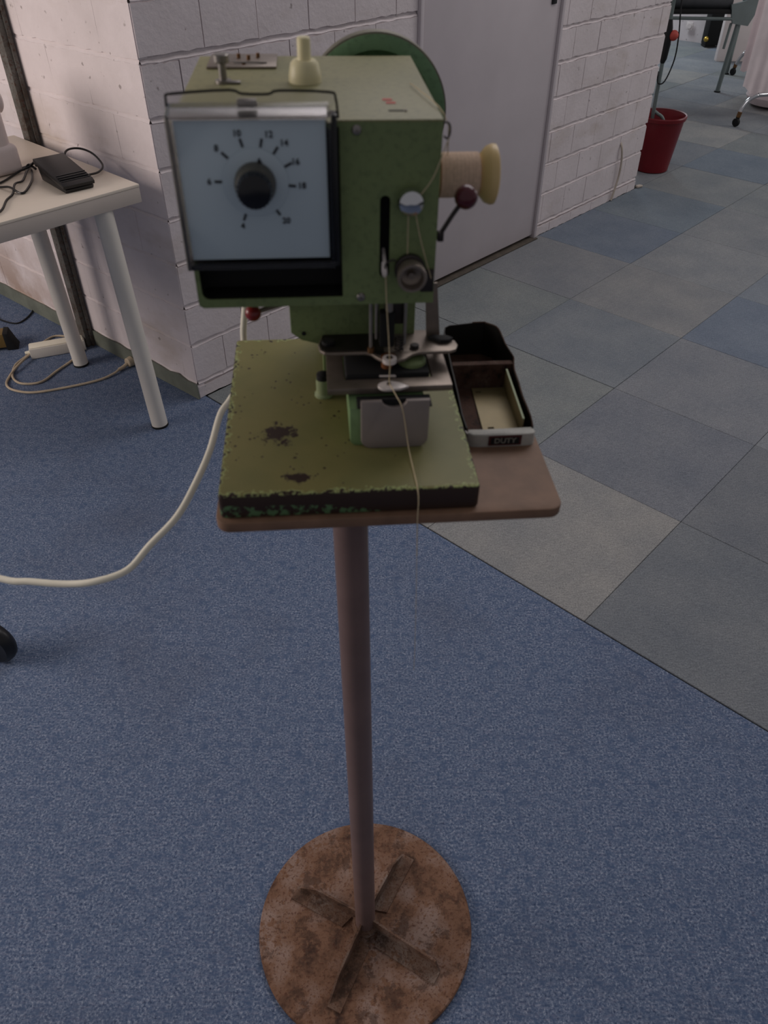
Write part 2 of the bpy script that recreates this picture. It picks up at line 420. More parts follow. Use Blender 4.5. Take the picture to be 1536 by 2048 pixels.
zc = [0, .061, .201, .338, .481, .617, .758, .889, 1.032]
while zc[-1] < 2.35: zc.append(zc[-1] + .139)
bmesh_cache = {}
def brick_mesh(l, h, var):
    k = (round(l, 4), round(h, 4), var)
    if k in bmesh_cache: return bmesh_cache[k]
    l, h = k[0], k[1]
    bm = bmesh.new(); d = .030; r_ = random.Random(int(l*1000)*7 + int(h*1000)*13 + var*101)
    pts = []
    nx = 8
    for a in range(nx): pts.append((l*a/nx, r_.uniform(-.0023, .0023)))
    pts += [(l, 0), (l + r_.uniform(-.0004, .0004), h*.5)]
    for a in range(nx): pts.append((l-l*a/nx, h + r_.uniform(-.0023, .0023)))
    pts += [(0, h), (r_.uniform(-.0004, .0004), h*.5)]
    f_ = [bm.verts.new((p[0], r_.uniform(-.0004, .0004), p[1])) for p in pts]; b_ = [bm.verts.new((p[0], d, p[1])) for p in pts]
    bm.faces.new(f_)
    for i in range(len(pts)): bm.faces.new((f_[i], b_[i], b_[(i+1) % len(pts)], f_[(i+1) % len(pts)]))
    bmesh.ops.recalc_face_normals(bm, faces=bm.faces)
    me = bpy.data.meshes.new('brick'); bm.to_mesh(me); bm.free(); me.materials.append(M['paint'])
    bmesh_cache[k] = me; return me
def lay(wall, F, u_lo, u_hi, zmax, jb=.0185, jh=.0032, depth=0.0, pitch=.195, offs=(.025, .130)):
    for c_ in range(len(zc)-1):
        z0, z1 = zc[c_], zc[c_+1]
        if z1 > zmax: break
        off = offs[c_ % 2]
        k = math.floor((u_lo-off)/pitch)
        cuts = [u_lo]
        while off + pitch*k < u_hi - .03:
            if off + pitch*k > u_lo + .03: cuts.append(off + pitch*k + random.choice((-.006, 0, .005)))
            k += 1
        cuts.append(u_hi)
        for a, b in zip(cuts, cuts[1:]):
            l, h = b-a-jh, z1-z0-jb
            if a == u_lo: l += jh/2
            if b == u_hi: l += jh/2
            o = bpy.data.objects.new('brick', brick_mesh(l, h, random.randint(0, 3))); C.objects.link(o); o.parent = wall
            x = a + (jh/2 if a != u_lo else 0)
            o.matrix_world = F @ Matrix.Translation((x, depth + random.uniform(-.0009, .0009), z0 + (jb/2 if c_ else .001))) @ Matrix.Rotation(random.uniform(-.0016, .0016), 4, 'Y')

def joints(wall, F, u0, u1, dep):
    # a roughly struck bed joint under every course, sloping out to the brick below
    for z in zc[1:]:
        if z > 2.0: break
        bm = bmesh.new(); n = int((u1-u0)/.018); cols = []
        for i in range(n+1):
            u = u0+(u1-u0)*i/n
            a = noise.noise(Vector((u*22, z*31, 0))); b = noise.noise(Vector((u*60, z*31, 7)))
            cols.append([bm.verts.new(p) for p in ((u, dep+.004, z+.0115), (u, dep*(.98+.1*a), z+.0095), (u, dep*(.80+.2*b), z+.0015+.005*a), (u, .0002+dep*.12*(b-.2), z-.0058+.0048*a), (u, dep*.35, z-.0110), (u, dep+.004, z-.0120))])
        for p, q in zip(cols, cols[1:]):
            for k in range(5): bm.faces.new((p[k], p[k+1], q[k+1], q[k]))
        bmesh.ops.recalc_face_normals(bm, faces=bm.faces)
        me = bpy.data.meshes.new('bed_joint'); bm.to_mesh(me); bm.free(); me.materials.append(M['joint'])
        o = bpy.data.objects.new('bed_joint', me); C.objects.link(o); o.parent = wall; o.matrix_world = F

DU0, DU1 = 1.115, 2.035                                 # door opening
ZT = zc[-1]
wall_r = struct('wall_right', MB().box((.560, .1044, ZT/2), (DU0-.016, .19, ZT)).box(((DU1+3.025)/2, .1044, ZT/2), (3.025-DU1, .19, ZT)).box(((DU0+DU1)/2, .105, 2.2), (DU1-DU0+.02, .19, ZT-4.4+ZT)) , M['mortar'], WR)
wall_r.name = 'wall_right'
lay(wall_r, WR, .003, DU0, 2.0); lay(wall_r, WR, DU1, 3.028, 2.0)
joints(wall_r, WR, .006, DU0-.002, .0092); joints(wall_r, WR, DU1+.002, 3.024, .0092)
wall_l = struct('wall_left', MB().box((-1.60, .0998, ZT/2), (3.1, .19, ZT)), M['mortar'], WL)
lay(wall_l, WL, -3.1, -.002, 2.0, .0125, .0); joints(wall_l, WL, -3.09, -.004, .0045)
# end face of the door wall and the rest of the walled room behind
struct('wall_end', MB().box((3.02-.10, 1.6, ZT/2), (.2, 2.8, ZT)), M['paint'], WR)
struct('wall_back', MB().box((4.0, 9.0, 1.3), (9.0, .12, 2.6)), M['paint'], Matrix.Translation((3.0, 9.13, 0)) @ Matrix.Rotation(math.atan2(-D[0], D[1]), 4, 'Z') @ Matrix.Translation((-4.0, -8.94, 0)))
# skirting
bb = MB()
n = 60; top = []
for i in range(n+1):
    u = -3.0 + 3.0*i/n; top.append((u, .060 + noise.noise(Vector((u*14, 3, 1)))*.004 + (random.uniform(-.004, .003) if u > -.7 else 0)))
bb.prism([(-3.0, .001), (0.004, .001)] + top[::-1], [], .006, XZ(-.007))
struct('baseboard_left', bb, M['skirting'], WL)
# door
door = struct('door_1', None, None, WR, (DU0, 0, 0))
DL = MB().box(((DU0+DU1)/2, .018, 1.02), (DU1-DU0-.042, .036, 2.0), .002)
part('door_leaf', DL, M['door'], door)
part('door_frame', MB().box((DU0+.010, .012, 1.02), (.018, .05, 2.04), .002).box((DU1-.010, .012, 1.02), (.018, .05, 2.04), .002).box(((DU0+DU1)/2, .012, 2.035), (DU1-DU0, .05, .018), .002), M['door'], door)
part('threshold', MB().box(((DU0+DU1)/2, .016, .003), (DU1-DU0-.01, .085, .006), .001), M['threshold'], door)
hd = MB().box((DU1-.075, -.003, 1.09), (.034, .006, .215), .003)
hp = part('handle_plate', hd, M['black'], door)
part('handle', MB().cyl((DU1-.075, -.004, 1.12), (DU1-.075, -.05, 1.12), .008).cyl((DU1-.075, -.046, 1.12), (DU1-.19, -.046, 1.12), .008, b=.003), M['black'], hp)

# thin cable plastered over low on the door wall
single('wall_cable', MB().tube([(2.77, .004, .30), (2.768, -.012, .268), (2.782, -.016, .20), (2.785, -.014, .12), (2.768, -.012, .05), (2.756, -.010, .006)], .0055),
       M['debris'], 'short grey painted cable coming out of the white brick wall right of the door', 'cable', WR, (2.75, -.01, .006))
single('plaster_crumb', MB().box((0, 0, .008), (.035, .02, .014), .004, 1, Matrix.Rotation(.5, 3, 'Z')).box((.018, .012, .006), (.016, .016, .010), .003, 1, Matrix.Rotation(1.1, 3, 'Z')),
       M['debris'], 'small pale plaster crumb on the floor at the end of the brick wall', 'debris', Matrix.Translation((1.452, 4.54, 0)))
# steel post in front of the left wall
single('steel_post', MB().box((0, 0, 1.15), (.040, .030, 2.3), .003).box((.023, .010, 1.15), (.006, .012, 2.3)),
       M['post'], 'dark weathered steel post standing against the left wall behind the table', 'post', Matrix.Translation((-1.150, 2.695, 0)) @ Matrix.Rotation(math.atan2(L_[1], L_[0]), 4, 'Z'))

# ------------------------------------------------------------------ stand and machine frame
yaw, pit, rol = R(4.8565), R(.4929), R(.724)
RM = Matrix.Rotation(yaw, 4, 'Z') @ Matrix.Rotation(pit, 4, 'X') @ Matrix.Rotation(rol, 4, 'Y')
MF = Matrix.Translation((-.1372, .4769, 1.055)) @ RM      # origin: front left corner of the iron base plate, top face
FX, FY = -.0327, .5600                                   # foot of the stand
st = root('machine_stand', 'brown steel pedestal stand with a round rusty foot and small hardboard top', 'stand', Matrix(), (FX, FY, 0))
DY = .5600
ds = MB(); ds.lathe([(0, 0), (.183, 0), (.187, .002), (.187, .008), (.185, .010), (0, .010)], (FX, DY, 0), n=96)
part('base_disc', ds, M['rust_disc'], st)
part('pole', MB().cyl((FX, FY, .009), (FX, FY, 1.012), .0172, n=40), M['pole'], st)
part('weld_bead', MB().lathe([(.016, .012), (.0190, .0115), (.0225, .0055), (.0240, .0), (.016, 0)], (FX, FY, .0100), n=40), M['rust_rib'], st)
for ex, ey, taper, s_ in ((-.157, .624, 1, 1), (.0351, .6843, 1, -1), (.095, .4828, 0, -1), (-.0929, .4307, 1, 1)):
    v = Vector((ex-FX, ey-FY, 0)); Lr = v.length; a = math.atan2(v.y, v.x)
    m = Matrix.Translation((FX, FY, .010)) @ Matrix.Rotation(a, 4, 'Z')
    rb = MB()
    rb.prism([(.012, 0), (Lr, 0), (Lr-(.040 if taper else .010), .034), (.012, .037)], [], .0035, m @ XZ(-.0017))
    rb.prism([(.026, 0), (Lr, 0), (Lr, s_*.024), (.034, s_*.024)], [], .0035, m @ XY(0))
    part('angle_iron_rib', rb, M['rust_rib'], st)
# board lies square under the machine
bd = MB(); bd.prism(rrect(-.002, -.003, .292, .300, .012, 6), [], .0105, XY(-.0350), .0015)
bo = part('tabletop', bd, M['board'], st, base=(0, 0, 0)); bo.matrix_world = MF
fl = MB().cyl((.105, .085, -.040), (.105, .085, -.0352), .05)
fo = part('mounting_flange', fl, M['pole'], st, base=(0, 0, 0)); fo.matrix_world = MF

# ------------------------------------------------------------------ the sewing machine
sm = root('button_sewing_machine', 'green industrial button sewing machine with a white numbered dial on the stand', 'sewing machine', MF, (.1105, .1333, -.024))
W, LEN = .221, .2667
pl = MB(); pl.prism(rrect(.0025, .0025, W-.0025, LEN-.0025, .004, 4), [], .024, XY(-.024), .0025)
part('base_plate', pl, M['plate'], sm)
# housing
hx0, hx1, hy0, hy1, hz0, hz1 = 0.0, .181, .0759, .280, .1283, .2600
t = .003
hs = MB()
fr = Matrix(((1, 0, 0, 0), (0, 0, 1, hy0+t), (0, 1, 0, 0), (0, 0, 0, 1)))
hs.prism([(hx0, hz0), (hx1, hz0), (hx1, hz1-.0006), (hx0, hz1-.0006)], [[(hx0+t, hz0+t), (hx1-t, hz0+t), (hx1-t, hz1-t), (hx0+t, hz1-t)]], hy1-hy0-2*t, XZ(hy0+t))
hs.box(((hx0+hx1)/2, hy1-t/2, (hz0+hz1)/2), (hx1-hx0, t, hz1-hz0-.0006))
part('housing_shell', hs, M['enamel_dark'], sm)
part('top_cover', MB().box(((hx0+hx1)/2, (hy0+hy1)/2, hz1), (hx1-hx0+.0006, hy1-hy0+.0004, .0016), .0006), M['enamel_top'], sm, 'paler olive top sheet')
fp = MB()
rec = rrect(.0035, .1350, .1105, .2565, .006, 5, (0, 0, 1, 0))
slot = rrect(.1385, .150, .1460, .2110, .00374, 6)
fp.prism([(hx0+.003, hz0), (hx1, hz0), (hx1, hz1), (hx0, hz1), (hx0, hz0+.003)], [rec, slot], .0015, XZ(hy0))
part('front_plate', fp, M['enamel_dark'], sm)
part('dial_recess', MB().box((.0570, hy0+.022, .1965), (.1075, .004, .121)).box((.0570, hy0+.0125, .1340), (.1075, .0215, .0012)).box((.1112, hy0+.012, .1965), (.0014, .018, .121)).box((.0028, hy0+.012, .1965), (.0012, .018, .121)), M['blackmatt'], sm)
part('slot_liner', MB().box((.1422, hy0+.014, .1805), (.012, .004, .068)).box((.1370, hy0+.0085, .1805), (.001, .010, .068)).box((.1475, hy0+.0085, .1805), (.001, .010, .068)), M['blackmatt'], sm)
# dial cover: clear plastic box with a white panel inside, black lower half
yc = .0600
part('dial_panel', MB().box((.0522, .0632, .2185), (.0980, .0016, .0925), .0004), M['dial'], sm, 'pale white numbered dial panel')
cc = MB()
cc.prism([(-.0012, .1660), (.1050, .1660), (.1050, .2672), (-.0012, .2672)], [[(.0012, .1700), (.1022, .1700), (.1022, .2655), (.0012, .2655)]], .017, XZ(.0585))
cc.prism([(-.0012, .2665), (.1050, .2665), (.1085, .2735), (.1075, .2765), (.1045, .2775), (.072, .2785), (.065, .2765), (.048, .2768), (.040, .2790), (.0045, .2768), (.0010, .2755), (-.0005, .273)], [[(.044, .2695), (.058, .2695), (.058, .2745), (.044, .2745)]], .0016, XZ(.0745))
cc.prism([(.0585, .2665), (.0745, .2665), (.0745, .2720), (.0610, .2690)], [], .1045, YZ(-.0006))
part('clear_cover', cc, M['clear'], sm)
rimw = MB().tube([(-.0010, .0752, .262), (-.0008, .0752, .2745), (.0035, .0752, .2772), (.040, .0752, .2792), (.048, .0752, .2770), (.065, .0752, .2767), (.072, .0752, .2787), (.104, .0752, .2777), (.1085, .0752, .2745), (.1100, .0752, .262)], .0009, 6, 3)
part('cover_rim', rimw, M['tin_dark'], sm)
part('cover_latch', MB().box((.051, .0725, .2715), (.013, .004, .006), .001), M['steel'], sm)
part('cover_side', MB().box((.1068, .0690, .2170), (.0040, .0125, .1000), .001), M['black'], sm)
part('cover_base', MB().box((.0545, .0690, .1672), (.1080, .0125, .0045), .0015), M['black'], sm)
part('edge_strip', MB().box((.0002, .0605, .2160), (.0022, .0040, .1010), .0008), M['steel'], sm, 'greyish metal edge strip')
# dial disc, ticks, figures, knob
dc = (.0525, .2255); yd = .0622
part('dial_disc', MB().lathe([(0, 0), (.0222, 0), (.0222, .0008), (.0214, .0012), (0, .0012)], (dc[0], yd, dc[1]), (0, -1, 0), 64), M['dial'], sm)
kb = MB().lathe([(0, 0), (.0135, 0), (.0135, .004), (.0122, .0065), (.0118, .016), (.0108, .0195), (.0088, .0205), (0, .0205)], (dc[0], yd-.001, dc[1]), (0, -1, 0), 48)
for k in range(24):
    a = 2*pi*k/24; kb.cyl((dc[0]+.0119*cos(a), yd-.006, dc[1]+.0119*sin(a)), (dc[0]+.0115*cos(a), yd-.0175, dc[1]+.0115*sin(a)), .0007, n=6)
part('dial_knob', kb, M['blackknob'], sm)
part('knob_skirt', MB().lathe([(.0137, .0005), (.0140, .001), (.0140, .0045), (.0128, .0075), (.0124, .0125), (.0120, .0130), (.0119, .001)], (dc[0], yd-.001, dc[1]), (0, -1, 0), 48), M['knobgrey'], sm, 'grey ribbed skirt')
part('knob_pointer', MB().prism([(dc[0]+.0015, dc[1]+.0125), (dc[0]+.006, dc[1]+.0125), (dc[0]+.0040, dc[1]+.0165)], [], .001, XZ(yd-.0025)), M['ink'], sm)
ticks = [('4', .0431, .2027, .0410, .1962), ('6', .0279, .2264, .0216, .2265), ('8', .0339, .2432, .0289, .2476), ('10', .0455, .2508, .0432, .2566), ('12', .0585, .2507, .0638, .2558),
         ('14', .0676, .2459, .0735, .2505), ('16', .0752, .2367, .0803, .2386), ('18', .0770, .2231, .0838, .2230), ('20', .0661, .2057, .0716, .1994)]
for s_, tx, tz, lx, lz in ticks:
    a = math.atan2(tz-dc[1], tx-dc[0])
    part('tick', MB().box((tx, yd-.0002, tz), (.0054, .0006, .0015), rot=Matrix.Rotation(-a, 3, 'Y')), M['ink'], sm, smooth=0)
def text_mesh(body, size, frame, depth=.0002):
    cu = bpy.data.curves.new('t', 'FONT'); cu.body = body; cu.size = size; cu.align_x = 'CENTER'; cu.align_y = 'CENTER'; cu.extrude = depth; cu.resolution_u = 3; cu.offset = size*.012
    o = bpy.data.objects.new('t', cu); C.objects.link(o)
    dg = bpy.context.evaluated_depsgraph_get(); me = bpy.data.meshes.new_from_object(o.evaluated_get(dg)); me.transform(frame)
    mb = MB(); mb.bm.from_mesh(me); bpy.data.objects.remove(o); bpy.data.curves.remove(cu); bpy.data.meshes.remove(me); return mb
for s_, tx, tz, lx, lz in ticks:
    part('numeral', text_mesh(s_, .0058, Matrix.Translation((lx, yd-.0004, lz)) @ Matrix.Rotation(pi/2, 4, 'X')), M['ink'], sm, smooth=0)
# screws on the front
for x, z in ((.1222, .2545), (.1244, .1345)):
    s1 = MB().lathe([(.0, .0), (.0034, 0), (.0034, .0008), (.0026, .0018), (.0012, .0020), (.0012, .0008), (0, .0008)], (x, hy0, z), (0, -1, 0), 20)
    part('screw', s1, M['steel'], sm)
# thread guides on the front
part('chrome_knob', MB().lathe([(0, 0), (.0050, 0), (.0050, .003), (.0094, .0045), (.0098, .007), (.0085, .011), (.005, .0135), (0, .0145)], (.1600, hy0, .2086), (0, -1, 0), 32), M['chrome'], sm, 'domed chrome knob')
td = MB().cyl((.1615, hy0, .1570), (.1615, hy0-.006, .1570), .0118, n=32, b=.001)
tdo = part('tension_disc', td, M['steel_dark'], sm)
part('tension_nut', MB().lathe([(.004, .004), (.0095, .0045), (.0105, .009), (.0112, .018), (.0106, .0195), (.0088, .0195), (.0078, .0120), (.0030, .0110), (.0024, .0150), (0, .0150)], (.1615, hy0, .1568), (0, -1, 0), 36), M['steel_warm'], tdo)
sprg = []
for k in range(40): a = 2*pi*k/10; sprg.append((.1615+.0088*cos(a), hy0-.003-.0001*k*1.5, .1575+.0088*sin(a)))
part('tension_spring', MB().tube(sprg, .0007, 6, 1), M['steel_dark'], tdo)
part('check_spring', MB().tube([(.153, hy0-.004, .163), (.148, hy0-.006, .166), (.143, hy0-.006, .163), (.1425, hy0-.006, .158)], .0008, 6, 4), M['steel_dark'], tdo)
part('bracket_screw', MB().cyl((.1765, hy0, .1510), (.1765, hy0-.004, .1510), .0032, n=16, b=.0005).box((.1755, hy0-.001, .147), (.010, .002, .018), .0006), M['steel_dark'], sm)
part('take_up_lever', MB().tube([(.1422, hy0+.010, .168), (.1422, hy0-.003, .1625), (.1428, hy0-.006, .156), (.1422, hy0-.004, .1530), (.1412, hy0-.004, .1570), (.1415, hy0-.002, .163)], .0014, 8, 5), M['steel_bright'], sm)
# ring and little lever on the right side
part('wire_loop', MB().tube([(.1812, .082, .257), (.1850, .0815, .2572), (.1868, .0815, .2545), (.1868, .0815, .2495), (.1850, .0815, .2470), (.1830, .0815, .2485)], .0007, 8, 5), M['steel_dark'], sm)
lv = MB()
lv.box((.1845, .0810, .1790), (.0050, .0050, .0075), .001)
lv.tube([(.1855, .0800, .1830), (.1925, .0790, .1955), (.1985, .0780, .2050)], .0018, 8, 3)
lo = part('release_lever', lv, M['steel_dark'], sm)
part('lever_knob', MB().sphere((.2010, .0775, .2085), .0086), M['maroon'], lo, 'maroon ball')
part('thread_pin', MB().cyl((.181, .136, .2055), (.2335, .136, .2055), .003, b=.0005), M['steel'], sm)
# on top
part('push_button', MB().lathe([(0, 0), (.0125, 0), (.0125, .004), (.0108, .0125), (.0085, .0150), (.0055, .0150), (.0052, .0170), (.0050, .0290), (.0042, .0300), (0, .0300)], (.0890, .185, hz1+.0008), (0, 0, 1), 40), M['cream'], sm, 'cream plastic push button')
bt = MB().cyl((.0270, .182, hz1+.0008), (.0270, .182, hz1+.003), .0062, n=24).cyl((.0270, .182, hz1+.002), (.0270, .182, hz1+.0150), .0030, n=16).cyl((.0270, .182, hz1+.0145), (.0270, .182, hz1+.0205), .0058, n=24, b=.0008).box((.035, .179, hz1+.0018), (.010, .005, .002), .0005)
part('adjusting_screw', bt, M['steel'], sm)
gp = part('guide_plate', MB().box((.0380, .2540, hz1+.0018), (.0560, .0500, .0018), .0004), M['steel_warm'], sm, 'thin silvery plate')
for x, y in ((.034, .262), (.0425, .256), (.0500, .264), (.0395, .237)):
    part('plate_screw', MB().cyl((x, y, hz1+.0025), (x, y, hz1+.0060 if y > .25 else hz1+.0034), .0016, n=12), M['copper'], gp)
part('plate_wire', MB().tube([(.018, .268, hz1+.005), (.030, .240, hz1+.004), (.046, .238, hz1+.004), (.058, .241, hz1+.003)], .0007, 6, 5), M['steel'], gp)
for y in (.1280, .1190):
    part('red_mark', MB().box((.1492 - (y-.119)*.2, y, hz1+.0009), (.0068, .0050, .0005)), M['redmark'], sm, smooth=0)
part('top_slit', MB().box((.1512, .0975, hz1+.0009), (.0110, .0030, .0006), .0002), M['blackmatt'], sm)
part('slit_pin', MB().sphere((.1575, .0955, hz1+.0014), .0010, 10), M['steel'], sm)
# hand wheel
wc = (.1525, .298, .2100)
hw = MB().lathe([(.0525, -.003), (.0600, -.003), (.0645, -.001), (.0645, .015), (.0600, .018), (.046, .018), (.043, .015), (.018, .014), (.016, .017), (0, .017), (0, -.009), (.016, -.009), (.018, .010), (.043, .010), (.0520, .007), (.0525, -.003)], wc, (0, 1, 0), 96)
hwo = part('hand_wheel', hw, M['wheel_green'], sm, 'round green wheel')
part('wheel_rim', MB().lathe([(.0644, -.0005), (.0660, .000), (.0662, .012), (.0644, .0128)], wc, (0, 1, 0), 96), M['wheel_rim'], hwo, 'worn brownish rim')
part('wheel_shaft', MB().cyl((wc[0], hy1, wc[2]), (wc[0], hy1+.020, wc[2]), .010), M['steel_dark'], sm)
# arm below the housing and pillar
ar = MB().prism([(.0655, hz0+.002), (.0655, .066), (.0745, .0585), (.0900, .054), (.1775, .054), (.1775, hz0+.002)], [], .125, XZ(.150), .001)
ar.box((.133, .225, .028), (.080, .085, .056), .002)
part('lower_arm', ar, M['enamel_dark'], sm)
part('set_screw', MB().cyl((.0770, .151, .0655), (.0770, .1492, .0655), .0020, n=12), M['blackmatt'], sm)
# left lever with red ball
rl = part('clamp_lever', MB().cyl((.0720, .1600, .0935), (.0360, .1350, .0945), .0021, n=14), M['steel_warm'], sm)
part('lever_knob', MB().sphere((.0350, .1340, .0945), .0070), M['redball'], rl, 'dark red ball')
# clamp plate
up = [(.0892, .1343), (.0905, .1240), (.0945, .1190), (.1020, .1180), (.1300, .1180), (.1350, .1160), (.1395, .1090), (.1440, .1040), (.1551, .1021), (.1640, .1050), (.1720, .1130), (.1780, .1155), (.2050, .1160), (.2110, .1190), (.2138, .1265), (.2125, .1340), (.2060, .1430), (.1969, .1500), (.1900, .1560), (.1007, .1590), (.0930, .1500)]
part('clamp_plate', MB().prism(up, [], .0030, XY(.0595), .0006), M['steel_warm'], sm)
part('clamp_shield', MB().prism([(.0905, .1330), (.0920, .1235), (.0955, .1200), (.1310, .1200), (.1400, .1120), (.1470, .1120), (.1470, .1570), (.1015, .1580), (.0940, .1490)], [], .0008, XY(.0627)), M['steel_dark'], sm, 'dark blued left half')
part('plate_knob', MB().cyl((.0985, .134, .0630), (.0985, .134, .0660), .006, n=20, b=.0008), M['blackmatt'], sm)
part('pivot_screw', MB().cyl((.1745, .1230, .0625), (.1745, .1230, .0660), .0042, n=20, b=.0008), M['steel_dark'], sm)
part('strap', MB().prism([(.1835, .0580), (.1960, .0580), (.1905, .1130), (.1800, .1130)], [], .0022, Matrix.Translation((.0045, .016, 0)) @ XZ(.128)), M['steel_warm'], sm, 'flat brownish strap')
hk = MB().prism([(.1880, .1370), (.1925, .1400), (.2050, .1385), (.2105, .1335), (.2060, .1290), (.1985, .1290), (.1940, .1335)], [], .0035, XY(.0628), .0006)
part('strap_catch', hk, M['blackmatt'], sm)
# open clamp frame under it
cf = MB().prism([(.0955, .0835), (.2040, .0850), (.2030, .1520), (.0960, .1520)], [[(.1110, .0985), (.1880, .0995), (.1875, .1475), (.1105, .1475)]], .0060, XY(.0410), .0005)
part('clamp_frame', cf, M['steel_warm'], sm, 'grey brown open steel frame')
for x in (.100, .199): part('frame_link', MB().box((x, .147, .052), (.007, .006, .016), .001), M['steel_dark'], sm)
part('dark_opening_fill', MB().box((.149, .1235, .0425), (.074, .046, .0170), .002), M['blackmatt'], sm)  # black block fills the frame opening to darken its inside
part('green_cam', MB().cyl((.172, .119, .041), (.172, .119, .0560), .0125, n=28, b=.002), M['enamel_dark'], sm)
tp = []
for k in range(21):
    a = R(60) + R(240)*k/20; tp.append((.1480+.0092*cos(a), .0835+.0072*sin(a)))
tp += [(.1575, .0775), (.1655, .0815), (.1575, .0880)]
part('button_finger', MB().prism(tp, [], .0024, XY(.0472), .0005), M['steel_bright'], sm, 'pale pointed plate')
part('finger_screw', MB().cyl((.1485, .0850, .0494), (.1485, .0850, .0508), .0018, n=12), M['steel_dark'], sm)
part('core_ring', MB().cyl((.1490, .112, .0465), (.1490, .112, .0600), .0050, n=20).lathe([(.0040, 0), (.0064, 0), (.0064, .004), (.0040, .004)], (.1500, .1080, .0595), n=20), M['orange'], sm, 'brown ring')
part('ring_cap', MB().lathe([(.0030, 0), (.0062, .0002), (.0062, .0042), (.0030, .0046)], (.1505, .1040, .0600), n=24), M['steel_bright'], sm)
part('lower_finger', MB().prism([(.1360, .1050), (.1420, .1000), (.1560, .0990), (.1540, .1050), (.1450, .1070)], [], .0018, XY(.0475), .0003), M['steel_bright'], sm)
# needle bar group
part('needle_bar', MB().cyl((.1510, .118, hz0+.004), (.1510, .118, .0720), .0034, n=18).cyl((.1510, .118, .0740), (.1510, .118, .0520), .0010, .0004, n=10), M['steel'], sm)
part('needle_clamp', MB().box((.1490, .1185, .0850), (.0130, .010, .0330), .002), M['blackmatt'], sm)
part('bar_bracket', MB().box((.1560, .1260, .1080), (.0170, .0120, .0420), .002).box((.138, .124, .118), (.014, .012, .022), .002), M['steel_dark'], sm)
for x, y, z0 in ((.1352, .117, .066), (.1405, .121, .074), (.1645, .117, .070)):
    part('guide_rod', MB().cyl((x, y, z0), (x, y, hz0+.003), .0016, n=12), M['steel'], sm)
cl = [(.1600+.0035*cos(2*pi*k/9), .117+.0035*sin(2*pi*k/9), .0640+.00030*k) for k in range(46)]
part('coil_spring', MB().tube(cl, .0008, 6, 1), M['steel_dark'], sm)
part('rod_foot', MB().cyl((.1352, .117, .0628), (.1352, .117, .0680), .0030, n=14), M['copper'], sm)
# hook housing on the plate
hh = MB().prism(rrect(.1135, -.0002, .1790, .0385, .006, 5, (0, 0, 1, 1)), [], .065, XZ(.0660), .001)
hho = part('hook_housing', hh, M['green_plain'], sm, 'pale green shuttle housing')
gc = [(.1812, .0480)] + [(.1510+.0105*cos(pi*k/8), .0480-.0065*sin(pi*k/8)) for k in range(9)] + [(.1228, .0480)] + [p for p in rrect(.1228, .0002, .1812, .0480, .009, 6, (0, 0, 1, 1)) if p[1] < .030]
part('housing_cover', MB().prism(gc, [], .0045, XZ(.0600), .0012), M['steel_grey'], hho, 'smooth grey steel cover')
part('cover_bracket', MB().box((.152, .0735, .0392), (.064, .018, .0016), .0005).box((.151, .0655, .0400), (.024, .0015, .0150)), M['blackmatt'], hho)
bk = part('bobbin_winder', MB().lathe([(0, 0), (.0088, 0), (.0088, .002), (.0070, .0035), (.0070, .0180), (0, .0180)], (.0925, .1500, 0.0), n=28), M['green_rim'], sm, 'pale green little cylinder')
part('winder_cap', MB().lathe([(.0, .018), (.0062, .018), (.0062, .0230), (.0030, .0250), (0, .0250)], (.0925, .1500, 0.0), n=24), M['blackmatt'], bk)
# mains lead, hanging to the left
cd = [(-.115, .785, 1.205), (-.135, .785, 1.150), (-0.1529, 0.7744, 1.0629), (-0.1557, 0.7702, 1.0349), (-0.1607, 0.7653, 1.0061), (-0.1663, 0.7524, 0.9911), (-0.1733, 0.7336, 0.9845), (-0.1791, 0.7069, 0.9841), (-0.1833, 0.6577, 0.9727), (-.1931, .6198, .9592), (-.2095, .5898, .9396),
      (-.2373, .5707, .9172), (-.2602, .5542, .8980), (-.2931, .5466, .8891), (-.3277, .5519, .8800), (-.3683, .5606, .8747), (-.4045, .5697, .8699), (-.52, .62, .86), (-.70, .72, .80), (-.90, .85, .60), (-1.05, .95, .25), (-1.15, 1.02, .02), (-1.4, 1.05, .006)]
MFi = MF.inverted()
ml = MB().tube([MFi @ Vector(p) for p in [(-.06, .752, 1.215)] + cd], .0036, 12, 5)
part('power_lead', ml, M['cable'], sm, 'thick white cable')

# thread spool on its pin
sp = root('thread_spool', 'yellowed plastic spool wound with beige thread on the right side of the machine', 'spool', MF, (.209, .136, .184))
part('spool_body', MB().lathe([(.0035, 0), (.0205, 0), (.0218, .0012), (.0205, .0035), (.0150, .0060), (.0135, .0060), (.0135, .0370), (.0165, .0395), (.0205, .0430), (.0222, .0475), (.0218, .0500), (.0190, .0512), (.0080, .0512), (.0070, .0495), (.0035, .0495), (.0035, 0)], (.1830, .136, .2055), (1, 0, 0), 48), M['spool'], sp)
wd = [(.0136, .0058)]
for k in range(31): wd.append((.0165 + .00015*sin(k*2.1), .0065+.001*k))
wd.append((.0136, .0378))
part('wound_thread', MB().lathe(wd, (.1830, .136, .2055), (1, 0, 0), 40), M['thread'], sp, 'wound beige thread')
